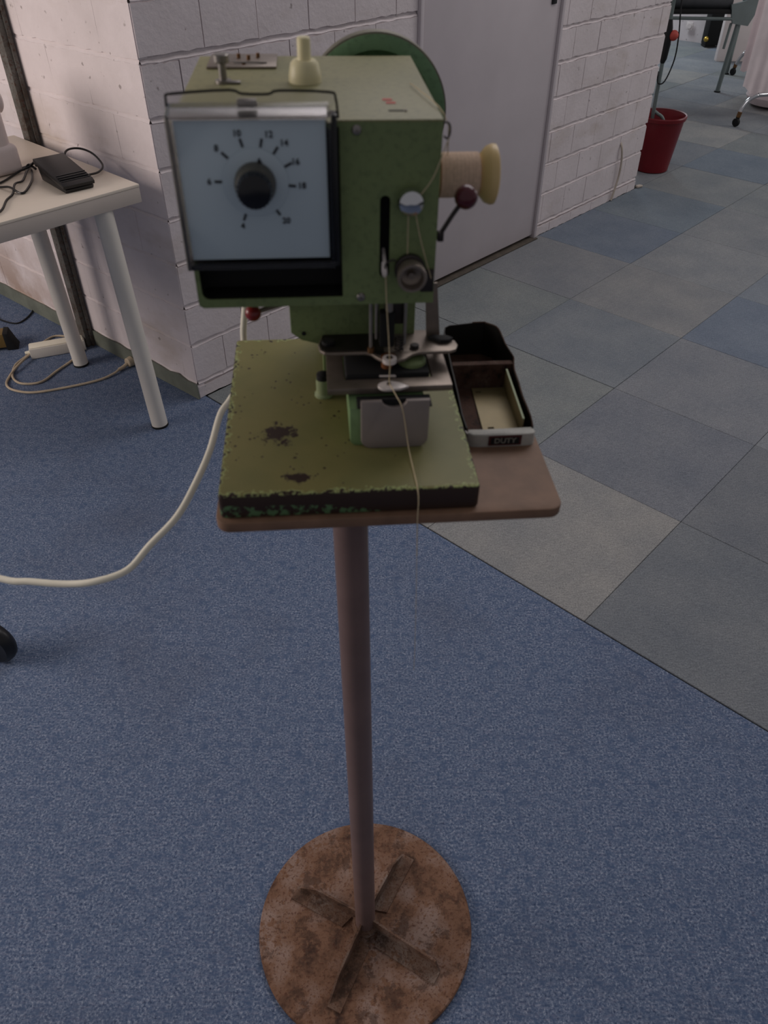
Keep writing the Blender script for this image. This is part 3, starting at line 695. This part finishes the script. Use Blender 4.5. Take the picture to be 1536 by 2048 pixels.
# the thread itself
th = MB()
th.tube([(.1950, .134, .2220), (.1890, .100, .2500), (.1862, .0800, .2530)], .00040, 6, 3)
th.tube([(.1862, .0810, .2540), (.1812, .100, .2625), (.1700, .165, .2625), (.1690, .1690, .2618)], .00035, 6, 3)
th.tube([(.1862, .0800, .2475), (.1750, .0690, .2250), (.1640, .0680, .2085), (.1660, .0700, .1900), (.1730, .0700, .1650), (.1780, .0720, .1500)], .00040, 6, 4)
th.tube([(.1580, .0655, .2050), (.1585, .0690, .1900), (.1590, .0710, .1700)], .00040, 6, 4)
th.tube([(.1428, .0700, .1560), (.1440, .0700, .1300), (.1465, .0760, .1000), (.1485, .0800, .0720), (.1488, .0845, .0520), (.1500, .0760, .0520), (.1530, .0640, .0505), (.1560, .0578, .0470), (.1580, .0566, .0400), (.1600, .0562, .0289), (.1632, .0520, .0070), (.1648, .0300, .0012), (.1655, .0060, .0008), (.1659, -.0044, -.006), (.1659, -.0052, -.030), (.1670, -.0052, -.0700)], .00045, 6, 5)
th.tube([(.1670, -.0052, -.0700), (.1690, -.0040, -.1300), (.1705, -.0030, -.1900), (.1711, -.004, -.2331)], .00022, 5, 4)
single('sewing_thread', th, M['thread2'], 'pale thread running down the front of the sewing machine and hanging over its base', 'thread', MF, (.166, -.005, -.233))

# ------------------------------------------------------------------ tin box on the board
ZB = -.0245
tin = root('tin_box', 'open blackened metal tin with two compartments and a worn white front lip', 'tin box', MF, (.254, .18, ZB))
tb = MB()
x0, x1, y0, y1 = .2225, .2860, .0905, .2740
def wall_path(pts, zb, t_=.0012):
    """a vertical sheet that follows (x,y,ztop) points"""
    bm = tb.bm; A = []
    for i, (x, y, z) in enumerate(pts):
        a = Vector(pts[max(i-1, 0)][:2]); b = Vector(pts[min(i+1, len(pts)-1)][:2]); d_ = (b-a).normalized(); nn = Vector((-d_.y, d_.x))*t_/2
        A.append([bm.verts.new((x+nn.x*s, y+nn.y*s, zz)) for s, zz in ((-1, zb), (-1, z), (1, z), (1, zb))])
    for a, b in zip(A, A[1:]):
        for k in range(3): bm.faces.new((a[k], a[k+1], b[k+1], b[k]))
    bm.faces.new(A[0]); bm.faces.new(A[-1])
P = [(.2860, .0980, -.0100), (.2862, .110, -.0065), (.2850, .125, -.0035), (.2842, .140, -.0020), (.2850, .160, .0000), (.2845, .180, .0022), (.2862, .192, .0046), (.2872, .198, .0060), (.2850, .206, .0082), (.2830, .222, .0090), (.2812, .240, .0125), (.2785, .250, .0138)]
P += [(.2770-.009*sin(a), .2560+.010*(1-cos(a))*.5, .0138) for a in (.6, 1.1, 1.5)] + [(.255, .2620, .0130), (.2300, .2615, .0110), (.2250, .2580, .0105), (.2230, .250, .0100), (.2226, .2200, .0060), (.2222, .190, .0030), (.2230, .150, -.0040), (.2226, .120, -.0080), (.2240, .100, -.0100)]
wall_path(P, ZB)
part('tin_wall', tb, M['tin_dark'], tin)
part('tin_floor', MB().prism(rrect(.2236, .0900, .2852, .2600, .008, 4), [], .0008, XY(ZB)), M['tin_floor'], tin)
part('tin_divider', MB().box((.2545, .1905, -.0105), (.062, .0010, .0265)).box((.2545, .1940, .0030), (.062, .0070, .0010)), M['tin_rim'], tin)
part('rim_bead', MB().tube([(p[0], p[1], p[2]+.0004) for p in P[:16]], .0008, 6, 2), M['tin_rim'], tin)
tb = MB()
lip = [(.2225, .0985, -.0118), (.2240, .0935, -.0118), (.2280, .0905, -.0118), (.2350, .0898, -.0115), (.2600, .0895, -.0112), (.2800, .0895, -.0110), (.2850, .0900, -.0110), (.2868, .0935, -.0112)]
wall_path(lip, ZB, .0014)
tb.prism([(.2250, .0985), (.2240, .0935), (.2280, .0905), (.2350, .0898), (.2850, .0900), (.2865, .0950), (.2850, .0990), (.2400, .0980), (.230, .0985)], [], .0014, XY(-.0122), .0003)
part('front_lip', tb, M['tin_white'], tin, 'worn white front lip')
lb = part('label', MB().box((.2585, .0884, -.0175), (.0310, .0008, .0105)), M['label_bg'], tin, 'small dark red label', smooth=0)
part('label_field', MB().box((.2585, .0881, -.0175), (.0270, .0006, .0075)), M['blackmatt'], lb, smooth=0)
part('lettering', text_mesh('DUTY', .0078, Matrix.Translation((.2585, .0877, -.0175)) @ Matrix.Rotation(pi/2, 4, 'X')), M['letter'], lb, smooth=0)
br = root('metal_bracket', 'olive angled metal bracket with two slots lying in the front half of the tin', 'bracket', MF, (.262, .150, ZB+.001))
part('bracket_base', MB().prism([(.2425, .1020), (.2770, .1020), (.2785, .1880), (.2445, .1880)], [[(.2475, .1790), (.2530, .1790), (.2530, .1820), (.2475, .1820)], [(.2480, .1145), (.2540, .1145), (.2540, .1175), (.2480, .1175)]], .0014, XY(ZB+.0009)), M['brass'], br)
part('bracket_flange', MB().prism([(.1050, ZB+.001), (.1880, ZB+.001), (.1860, .0000), (.1050, -.0055)], [], .0014, YZ(.2775)), M['brass'], br)
part('flange_edge', MB().prism([(.1050, -.0058), (.1860, -.0003), (.1860, .0005), (.1050, -.0050)], [], .0018, YZ(.2773)), M['green_rim'], br, 'pale worn upper edge')
for i, (x, y) in enumerate(((.2345, .2340), (.2570, .2345), (.2650, .2370), (.2730, .2375))):
    n_ = MB().lathe([(.0012, 0), (.0030, 0), (.0030, .0012), (.0012, .0012), (.0012, 0)], (x, y, ZB+.001), n=18)
    lab = ['small metal eyelet alone at the left of the back compartment of the tin', 'dark coppery eyelet left in the row of three eyelets in the tin', 'ring eyelet in the middle of the row of three in the tin', 'brightest eyelet at the right end of the row in the tin'][i]
    single('eyelet', n_, [M['steel'], M['copper'], M['steel'], M['steel_bright']][i], lab, 'eyelet', MF, (x, y, ZB+.001), 'eyelets in the back of the tin')

# ------------------------------------------------------------------ white table
K = Vector((-.694, 2.226)); A_ = Vector((-.722, .692)).normalized(); B_ = Vector((-.668, -.744)).normalized()
TF = Matrix(((A_.x, B_.x, 0, K.x), (A_.y, B_.y, 0, K.y), (0, 0, 1, 0), (0, 0, 0, 1)))   # x back along the wall, y towards the left foreground
tbl = root('white_table', 'cream white rectangular table with round legs standing by the left wall', 'table', TF, (.36, .55, 0))
TH = .75
part('tabletop', MB().box((.36, .60, TH-.004), (.72, 1.2, .008), .0012), M['table'], tbl)
part('edge_band', MB().box((.36, .60, TH-.0285), (.7185, 1.1985, .041), .001), M['table_edge'], tbl)
TFI = TF.inverted()
for fx, fy in ((-.757, 2.140), (-1.134, 2.548), (-1.485, 1.420), (-1.890, 1.860)):
    b0 = TFI @ Vector((fx, fy, 0)); b1 = TFI @ Vector((fx-.032, fy+.024, .7008)); dn = (b1-b0).normalized()
    lg = part('leg', MB().cyl(b0+dn*.006, b1, .0262, n=36), M['leg'], tbl)
    part('leg_foot', MB().cyl(b0, b0+dn*.0062, .0278, n=32), M['blackmatt'], lg)
# foot pedal with its cord on the table
P0 = Vector((-.9907, 2.2783)); P3 = Vector((-.8416, 2.1095))
ax = (P3-P0).normalized(); ay = Vector((-ax.y, ax.x))
PF = Matrix(((ax.x, ay.x, 0, -.888), (ax.y, ay.y, 0, 2.232), (0, 0, 1, TH), (0, 0, 0, 1)))
pd = root('foot_pedal', 'black plastic sewing machine foot pedal with ridged front lying on the table', 'foot pedal', PF, (0, 0, 0))
LP, WP = .185, .090
part('pedal_base', MB().prism([(-LP/2+.025, .001), (LP/2-.006, .001), (LP/2, .010), (-LP/2+.012, .034)], [], WP-.010, Matrix(((1, 0, 0, 0), (0, 0, 1, -(WP-.010)/2), (0, 1, 0, 0), (0, 0, 0, 1))), .001), M['black'], pd)
pt = MB().prism([(-LP/2, .040), (LP/2-.012, .014), (LP/2-.002, .012), (LP/2, .020), (LP/2-.010, .026), (-LP/2+.004, .053)], [], WP, Matrix(((1, 0, 0, 0), (0, 0, 1, -WP/2), (0, 1, 0, 0), (0, 0, 0, 1))), .0015)
pto = part('pedal_top', pt, M['black'], pd)
for k in range(4):
    xx = LP/2-.018-.009*k; part('ridge', MB().cyl((xx, -WP/2+.004, .0275+.0028*k), (xx, WP/2-.004, .0275+.0028*k), .0018, n=10), M['black'], pto)
TFi = Matrix.Translation((0, 0, 0))
cz = TH+.004
cb = MB()
cb.tube([(-.9254, 2.345, cz+.02), (-.930, 2.40, cz+.035), (-.9067, 2.44, cz+.030), (-.865, 2.425, cz+.02), (-.822, 2.365, cz+.006), (-.8160, 2.305, cz+.004), (-.8350, 2.262, cz+.008)], .0030, 8, 6)
cb.tube([(-.975, 2.292, cz+.03), (-.995, 2.320, cz+.03), (-1.0221, 2.3366, cz+.01), (-1.045, 2.31, cz+.004), (-1.0564, 2.2821, cz), (-1.0669, 2.2221, cz), (-1.10, 2.18, cz)], .0030, 8, 6)
cb.tube([(-1.0321, 2.3632, cz), (-1.0250, 2.315, cz+.004), (-1.012, 2.24, cz), (-1.0171, 2.1971, cz+.004), (-.999, 2.130, cz), (-.997, 2.0786, cz), (-.9819, 1.9978, cz), (-1.0, 1.93, cz)], .0030, 8, 6)
cb.tube([(-1.020, 2.335, cz), (-.995, 2.270, cz), (-.979, 2.205, cz), (-.972, 2.145, cz), (-.9852, 2.138, cz), (-1.0185, 2.1645, cz+.006), (-1.0528, 2.1848, cz), (-1.09, 2.19, cz)], .0030, 8, 6)
cb.tube([(-1.0032, 2.325, cz+.006), (-1.030, 2.352, cz+.010), (-1.0450, 2.345, cz), (-1.0700, 2.368, cz), (-1.095, 2.41, cz)], .0034, 8, 5)
cb.tube([(-1.0032, 2.335, cz+.012), (-1.026, 2.380, cz+.006), (-1.0450, 2.368, cz), (-1.0600, 2.352, cz), (-1.100, 2.372, cz)], .0034, 8, 5)
part('pedal_cord', cb, M['black'], pd, base=(0, 0, 0)).matrix_world = Matrix()
# white domestic machine at the edge of the frame
hm = root('white_sewing_machine', 'white domestic sewing machine at the left end of the cream table', 'sewing machine', Matrix.Translation((-1.112, 2.342, TH)) @ Matrix.Rotation(R(48), 4, 'Z'), (0, 0, 0))
part('bed', MB().box((-.14, 0, .040), (.36, .135, .078), .016, 4), M['offwhite'], hm)
part('column', MB().box((-.035, 0, .130), (.130, .120, .180), .026, 5), M['offwhite'], hm)
part('arm', MB().box((-.17, 0, .215), (.36, .110, .080), .024, 5), M['offwhite'], hm)
part('balance_wheel', MB().lathe([(0, 0), (.030, 0), (.034, .004), (.034, .016), (.028, .022), (0, .022)], (.030, 0, .180), (1, 0, 0), 40), M['offwhite'], hm)
part('needle_head', MB().box((-.315, 0, .175), (.070, .100, .110), .018, 4), M['offwhite'], hm)

# things on the carpet under the table
wf = Matrix.Translation((-1.235, 2.640, 0)) @ Matrix.Rotation(R(22), 4, 'Z')
ps = root('power_strip', 'white plastic power strip on the blue carpet behind the table leg', 'power strip', wf, (0, 0, 0))
part('strip_body', MB().box((-.01, 0, .021), (.200, .052, .040), .003), M['leg'], ps)
part('strip_lid', MB().box((-.01, 0, .0425), (.192, .044, .003), .001), M['cable'], ps)
part('cable_gland', MB().cyl((-.110, 0, .018), (-.128, 0, .018), .008, .006, n=14), M['cable'], ps)
cz = .005
pc = MB().tube([(-1.333, 2.612, .016), (-1.3559, 2.5845, cz), (-1.3705, 2.5237, cz), (-1.3495, 2.4417, cz), (-1.3008, 2.3965, cz), (-1.2346, 2.4077, cz), (-1.202, 2.4881, cz), (-1.168, 2.5721, cz), (-1.155, 2.66, cz), (-1.195, 2.735, cz), (-1.2553, 2.7522, cz), (-1.3001, 2.7522, cz), (-1.3250, 2.7100, cz), (-1.3370, 2.645, .012),
               (-1.3375, 2.5845, .016), (-1.3530, 2.5000, .014), (-1.362, 2.44, cz), (-1.3516, 2.3877, cz), (-1.3138, 2.3523, cz), (-1.239, 2.3361, cz), (-1.1345, 2.3688, cz), (-1.0329, 2.419, cz), (-.988, 2.462, cz+.002), (-.9735, 2.489, cz+.004)], .0042, 8, 6)
lead = single('extension_lead', pc, M['cable_beige'], 'dirty beige cable looping over the blue carpet beside the power strip', 'cable', Matrix(), (-1.2, 2.5, 0))
pg = root('mains_plug', 'beige angled mains plug on the blue carpet behind the front table leg', 'plug', Matrix.Translation((-.962, 2.505, 0)) @ Matrix.Rotation(R(52), 4, 'Z'), (0, 0, 0))
part('plug_body', MB().cyl((.018, 0, .018), (.042, 0, .018), .017, .019, n=24, b=.003).tube([(-.020, 0, .008), (0, 0, .010), (.020, 0, .016)], .0068, 10, 4), M['cable_beige'], pg)
for y in (-.0095, .0095): part('pin', MB().cyl((.040, y, .020), (.060, y, .022), .0024, n=12, b=.001), M['steel'], pg)
bxF = Matrix.Translation((-1.47, 2.67, 0)) @ Matrix.Rotation(R(16), 4, 'Z')
bx = root('wooden_foot_rail', 'varnished wooden furniture foot with a black end cap on the carpet at the left edge', 'furniture foot', bxF, (0, 0, 0))
part('rail', MB().box((-.20, 0, .040), (.44, .060, .055), .004), M['brown'], bx)
part('end_cap', MB().prism([(.018, .002), (.058, .002), (.050, .020), (.034, .068), (.018, .070)], [], .064, Matrix(((1, 0, 0, 0), (0, 0, 1, -.032), (0, 1, 0, 0), (0, 0, 0, 1))), .002), M['blackmatt'], bx, 'black rubber end cap')
part('glide', MB().cyl((.035, 0, 0), (.035, 0, .004), .018, n=20), M['blackmatt'], bx)
part('glide', MB().cyl((-.36, 0, 0), (-.36, 0, .013), .018, n=20), M['blackmatt'], bx)
bl_ = MB().tube([(-1.74, 3.08, .012), (-1.71, 3.16, .03), (-1.655, 3.19, .035), (-1.590, 3.165, .03), (-1.5322, 3.115, .02), (-1.4817, 3.0351, .006), (-1.4623, 2.9717, .004), (-1.467, 2.9009, .004), (-1.4932, 2.8636, .004), (-1.5658, 2.8952, .004), (-1.62, 2.95, .004), (-1.75, 3.0, .004)], .0030, 8, 6)
single('thin_black_cable', bl_, M['black'], 'thin black cable curling in a loop on the carpet by the left skirting', 'cable', Matrix(), (-1.55, 3.0, 0))
# castor of a chair at the left edge
cw = root('chair_castor', 'black rubber wheel on the blue carpet cut off by the left edge of the picture', 'wheel', Matrix.Translation((-0.9100, 1.1606, 0)) @ Matrix.Rotation(R(-18), 4, 'Z'), (0, 0, 0))
part('tyre', MB().lathe([(.030, -.016), (.052, -.018), (.060, -.010), (.062, 0), (.060, .010), (.052, .018), (.030, .016), (.030, -.016)], (0, 0, .062), (0, 1, 0), 48), M['black'], cw)
part('hub', MB().lathe([(0, -.014), (.030, -.014), (.031, 0), (.030, .014), (0, .014)], (0, 0, .062), (0, 1, 0), 32), M['steel_dark'], cw)
part('fork', MB().box((-.02, .024, .090), (.030, .005, .090), .002).box((-.02, -.024, .090), (.030, .005, .090), .002).box((-.02, 0, .137), (.045, .053, .006), .002).cyl((-.02, 0, .138), (-.02, 0, .170), .010).cyl((0, -.028, .062), (0, .028, .062), .005), M['steel_dark'], cw)

# ------------------------------------------------------------------ things beyond the wall
bu = root('red_bin', 'dark red plastic bin standing behind the end of the white brick wall', 'bin', Matrix.Translation((1.612, 4.880, 0)), (0, 0, 0))
part('bin_body', MB().lathe([(0, .002), (.092, .002), (.096, .006), (.130, .285), (.136, .300), (.133, .302), (.127, .285), (.093, .012), (0, .010)], n=56), M['red'], bu)
part('bin_rim', MB().lathe([(.131, .280), (.138, .283), (.141, .300), (.138, .306), (.131, .304)], n=56), M['red'], bu)
pm = root('long_handled_tool', 'thin grey pole with a dark grip and red knob standing in the red bin', 'tool', Matrix.Translation((1.565, 4.88, .012)), (0, 0, 0))
p0, p1 = Vector((0, 0, .02)), Vector((-.045, -.060, .98))
def pp(k): return p0.lerp(p1, k)
part('shaft', MB().cyl(pp(0), pp(1), .0105, n=16), M['greyframe'], pm)
part('grip', MB().lathe([(.011, 0), (.020, .02), (.026, .09), (.022, .17), (.013, .21)], pp(.56), (p1-p0).normalized(), 20), M['black'], pm)
part('red_knob', MB().sphere(pp(.70)+Vector((.030, -.012, .0)), .026), M['redmark'], pm, 'faded red knob')
part('hose', MB().tube([pp(.2)+Vector((0, 0, .10)), Vector((.010, -.02, .300)), Vector((.045, -.03, .275)), Vector((.075, -.03, .200)), Vector((.082, -.02, .110)), Vector((.062, .02, .014))], .009, 10, 5), M['greyframe'], pm)
part('flex', MB().tube([pp(.92)+Vector((.03, -.01, .10)), pp(.85)+Vector((.040, -.01, 0)), pp(.70)+Vector((.055, -.02, 0)), pp(.58)+Vector((.056, -.02, 0)), pp(.47)+Vector((.025, -.02, 0)), pp(.46)+Vector((-.010, -.015, 0)), pp(.52)+Vector((-.018, -.01, 0))], .0040, 8, 5), M['black'], pm)

# grey roller table
rt = root('roller_press', 'grey framed table machine with a long dark roller in the far room', 'press', Matrix.Translation((2.66, 6.86, 0)), (0, 0, 0))
part('roller', MB().cyl((-1.0, .06, .620), (-.04, .06, .600), .062, n=32, b=.006), M['roller'], rt)
part('feed_tray', MB().box((-.52, .05, .545), (.98, .15, .030), .004), M['blackmatt'], rt)
part('front_rail', MB().cyl((-1.0, -.02, .512), (-.03, -.02, .500), .0115, n=14), M['greyframe'], rt)
part('end_panel', MB().prism([(-.02, .470), (.10, .455), (.16, .590), (.16, .645), (-.06, .590), (-.04, .520)], [], .024, Matrix(((1, 0, 0, 0), (0, 0, 1, -.03), (0, 1, 0, 0), (0, 0, 0, 1)))), M['greyframe'], rt)
part('side_tray', MB().box((.18, .35, .650), (.30, .70, .012), .003), M['chrome'], rt)
for x in (.005, -.98): 
    part('leg', MB().cyl((x, 0, .006), (x+.030, 0, .500), .017, n=16), M['greyframe'], rt)
    part('leg_foot', MB().cyl((x, 0, 0), (x, 0, .008), .024, n=16), M['blackmatt'], rt)
for x in (.30,): 
    part('leg', MB().cyl((x, .66, .006), (x, .66, .645), .017, n=16), M['greyframe'], rt); part('leg_foot', MB().cyl((x, .66, 0), (x, .66, .008), .024, n=16), M['blackmatt'], rt)
part('brace', MB().cyl((-1.0, 0, .36), (-.95, 0, .512), .012, n=12), M['greyframe'], rt)
part('brace', MB().cyl((-.03, 0, .30), (-.02, 0, .47), .010, n=12), M['greyframe'], rt)
# cloth on a chrome rack
rk = root('chrome_rack', 'chrome tube rack on black castors draped with white cloth at the right edge', 'rack', Matrix.Translation((2.9, 6.3, 0)), (0, 0, 0))
def W_(p): return Vector(p) - Vector((2.9, 6.3, 0))
tubes = MB().tube([W_(p) for p in [(2.462, 5.840, .085), (2.478, 5.850, .120), (2.515, 5.865, .165), (2.575, 5.885, .185), (2.66, 5.905, .188), (3.4, 6.10, .188)]], .0135, 12, 6)
part('tube_frame', tubes, M['chrome'], rk); tubes = MB()
tubes.tube([W_(p) for p in [(3.00, 7.46, .085), (3.02, 7.45, .140), (3.05, 7.44, .175), (3.12, 7.42, .188), (3.9, 7.6, .188)]], .0135, 12, 6)
part('tube_frame', tubes, M['chrome'], rk); tubes = MB()
tubes.tube([W_(p) for p in [(2.70, 5.915, .188), (2.70, 5.96, .60), (2.72, 6.1, 1.1)]], .0125, 12, 4)
part('upright', tubes, M['chrome'], rk)
for x, y in ((2.458, 5.835), (3.00, 7.47)):
    c_ = MB().cyl(W_((x, y, .060)), W_((x+.004, y, .095)), .015, n=16)
    co_ = part('castor_collar', c_, M['copper'], rk)
    part('castor_wheel', MB().lathe([(0, -.011), (.024, -.011), (.027, -.006), (.027, .006), (.024, .011), (0, .011)], W_((x-.006, y, .0275)), (.85, .5, 0), 28).box(W_((x-.002, y, .050)), (.022, .022, .026), .003), M['blackmatt'], co_)
cl_ = MB(); bm = cl_.bm
def cloth(path, z0f, z1, nz, jag, off):
    cols = []
    for i, (x, y) in enumerate(path):
        zb = z0f(i/(len(path)-1)) + jag*sin(i*1.3+off); fold = .009*sin(i*.35+off)+.004*sin(i*1.1+1)
        col = []
        for k in range(nz+1):
            q = k/nz; amp = (1-q)*1.0+.15
            col.append(bm.verts.new(W_((x+fold*amp*.3, y+fold*amp, zb+(z1-zb)*q))))
        cols.append(col)
    for a, b in zip(cols, cols[1:]):
        for k in range(nz): bm.faces.new((a[k], b[k], b[k+1], a[k+1]))
n = 46
cloth([(2.50+.62*i/n, 6.00+.10*i/n) for i in range(n+1)], lambda t_: .165 - .02*t_ if t_ > .10 else .215-.3*t_, 1.05, 10, .004, 0)
cloth([(2.60+.62*i/n, 6.36+.10*i/n) for i in range(n+1)], lambda t_: .24, 1.05, 8, .006, 2)
bmesh.ops.solidify(bm, geom=bm.faces[:], thickness=.003)
cloth_o = single('white_cloth', cl_, M['cloth'], 'long white cloth hanging over the chrome rack at the right edge', 'cloth', Matrix(), (0, 0, 0), smooth=60)
cloth_o.matrix_world = Matrix.Translation((2.9, 6.3, 0))
single('white_bag', MB().lathe([(0, 0), (.09, .002), (.17, .02), (.20, .07), (.18, .12), (.12, .155), (0, .165)], (0, 0, 0), (0, 0, 1), 32), M['cloth'], 'white stuffed round bag on the floor under the chrome rack', 'bag', Matrix.Translation((2.93, 6.42, 0)))
# white cabinet end and black suitcase-like object far back
single('white_cabinet', MB().box((.17, .03, .55), (.34, .06, 1.10), .004).box((.17, .03, 1.11), (.36, .08, .02), .003), M['offwhite'], 'narrow white cabinet end standing behind the grey roller table leg', 'cabinet', Matrix.Translation((3.045, 8.05, 0)))
bk_ = root('black_case', 'tall black case with a small brass fitting standing by the far wall', 'case', Matrix.Translation((3.15, 8.70, 0)), (0, 0, 0))
part('case_body', MB().box((.08, .07, .30), (.165, .14, .56), .008), M['blackmatt'], bk_)
part('brass_fitting', MB().sphere((-.008, -.005, .075), .024, 16), plain('brass', '#c2a24a', .3, .8, .1, 50), bk_, 'round brass fitting')
part('case_foot', MB().box((.05, .07, .010), (.10, .12, .020), .002), M['blackmatt'], bk_)
part('wall_socket', MB().box((0, -.004, 0), (.07, .008, .07), .003).cyl((0, -.008, 0), (0, -.012, 0), .022, n=20), M['offwhite'], None, base=(0, 0, 0), frame=Matrix.Translation((3.07, 9.035, .135)) @ Matrix.Rotation(math.atan2(-D[0], D[1]), 4, 'Z'))
o = bpy.data.objects['wall_socket']; o['label'] = 'white wall socket low on the far white wall'; o['category'] = 'socket'
for o in bpy.data.objects:
    if '_b' in o: del o['_b']
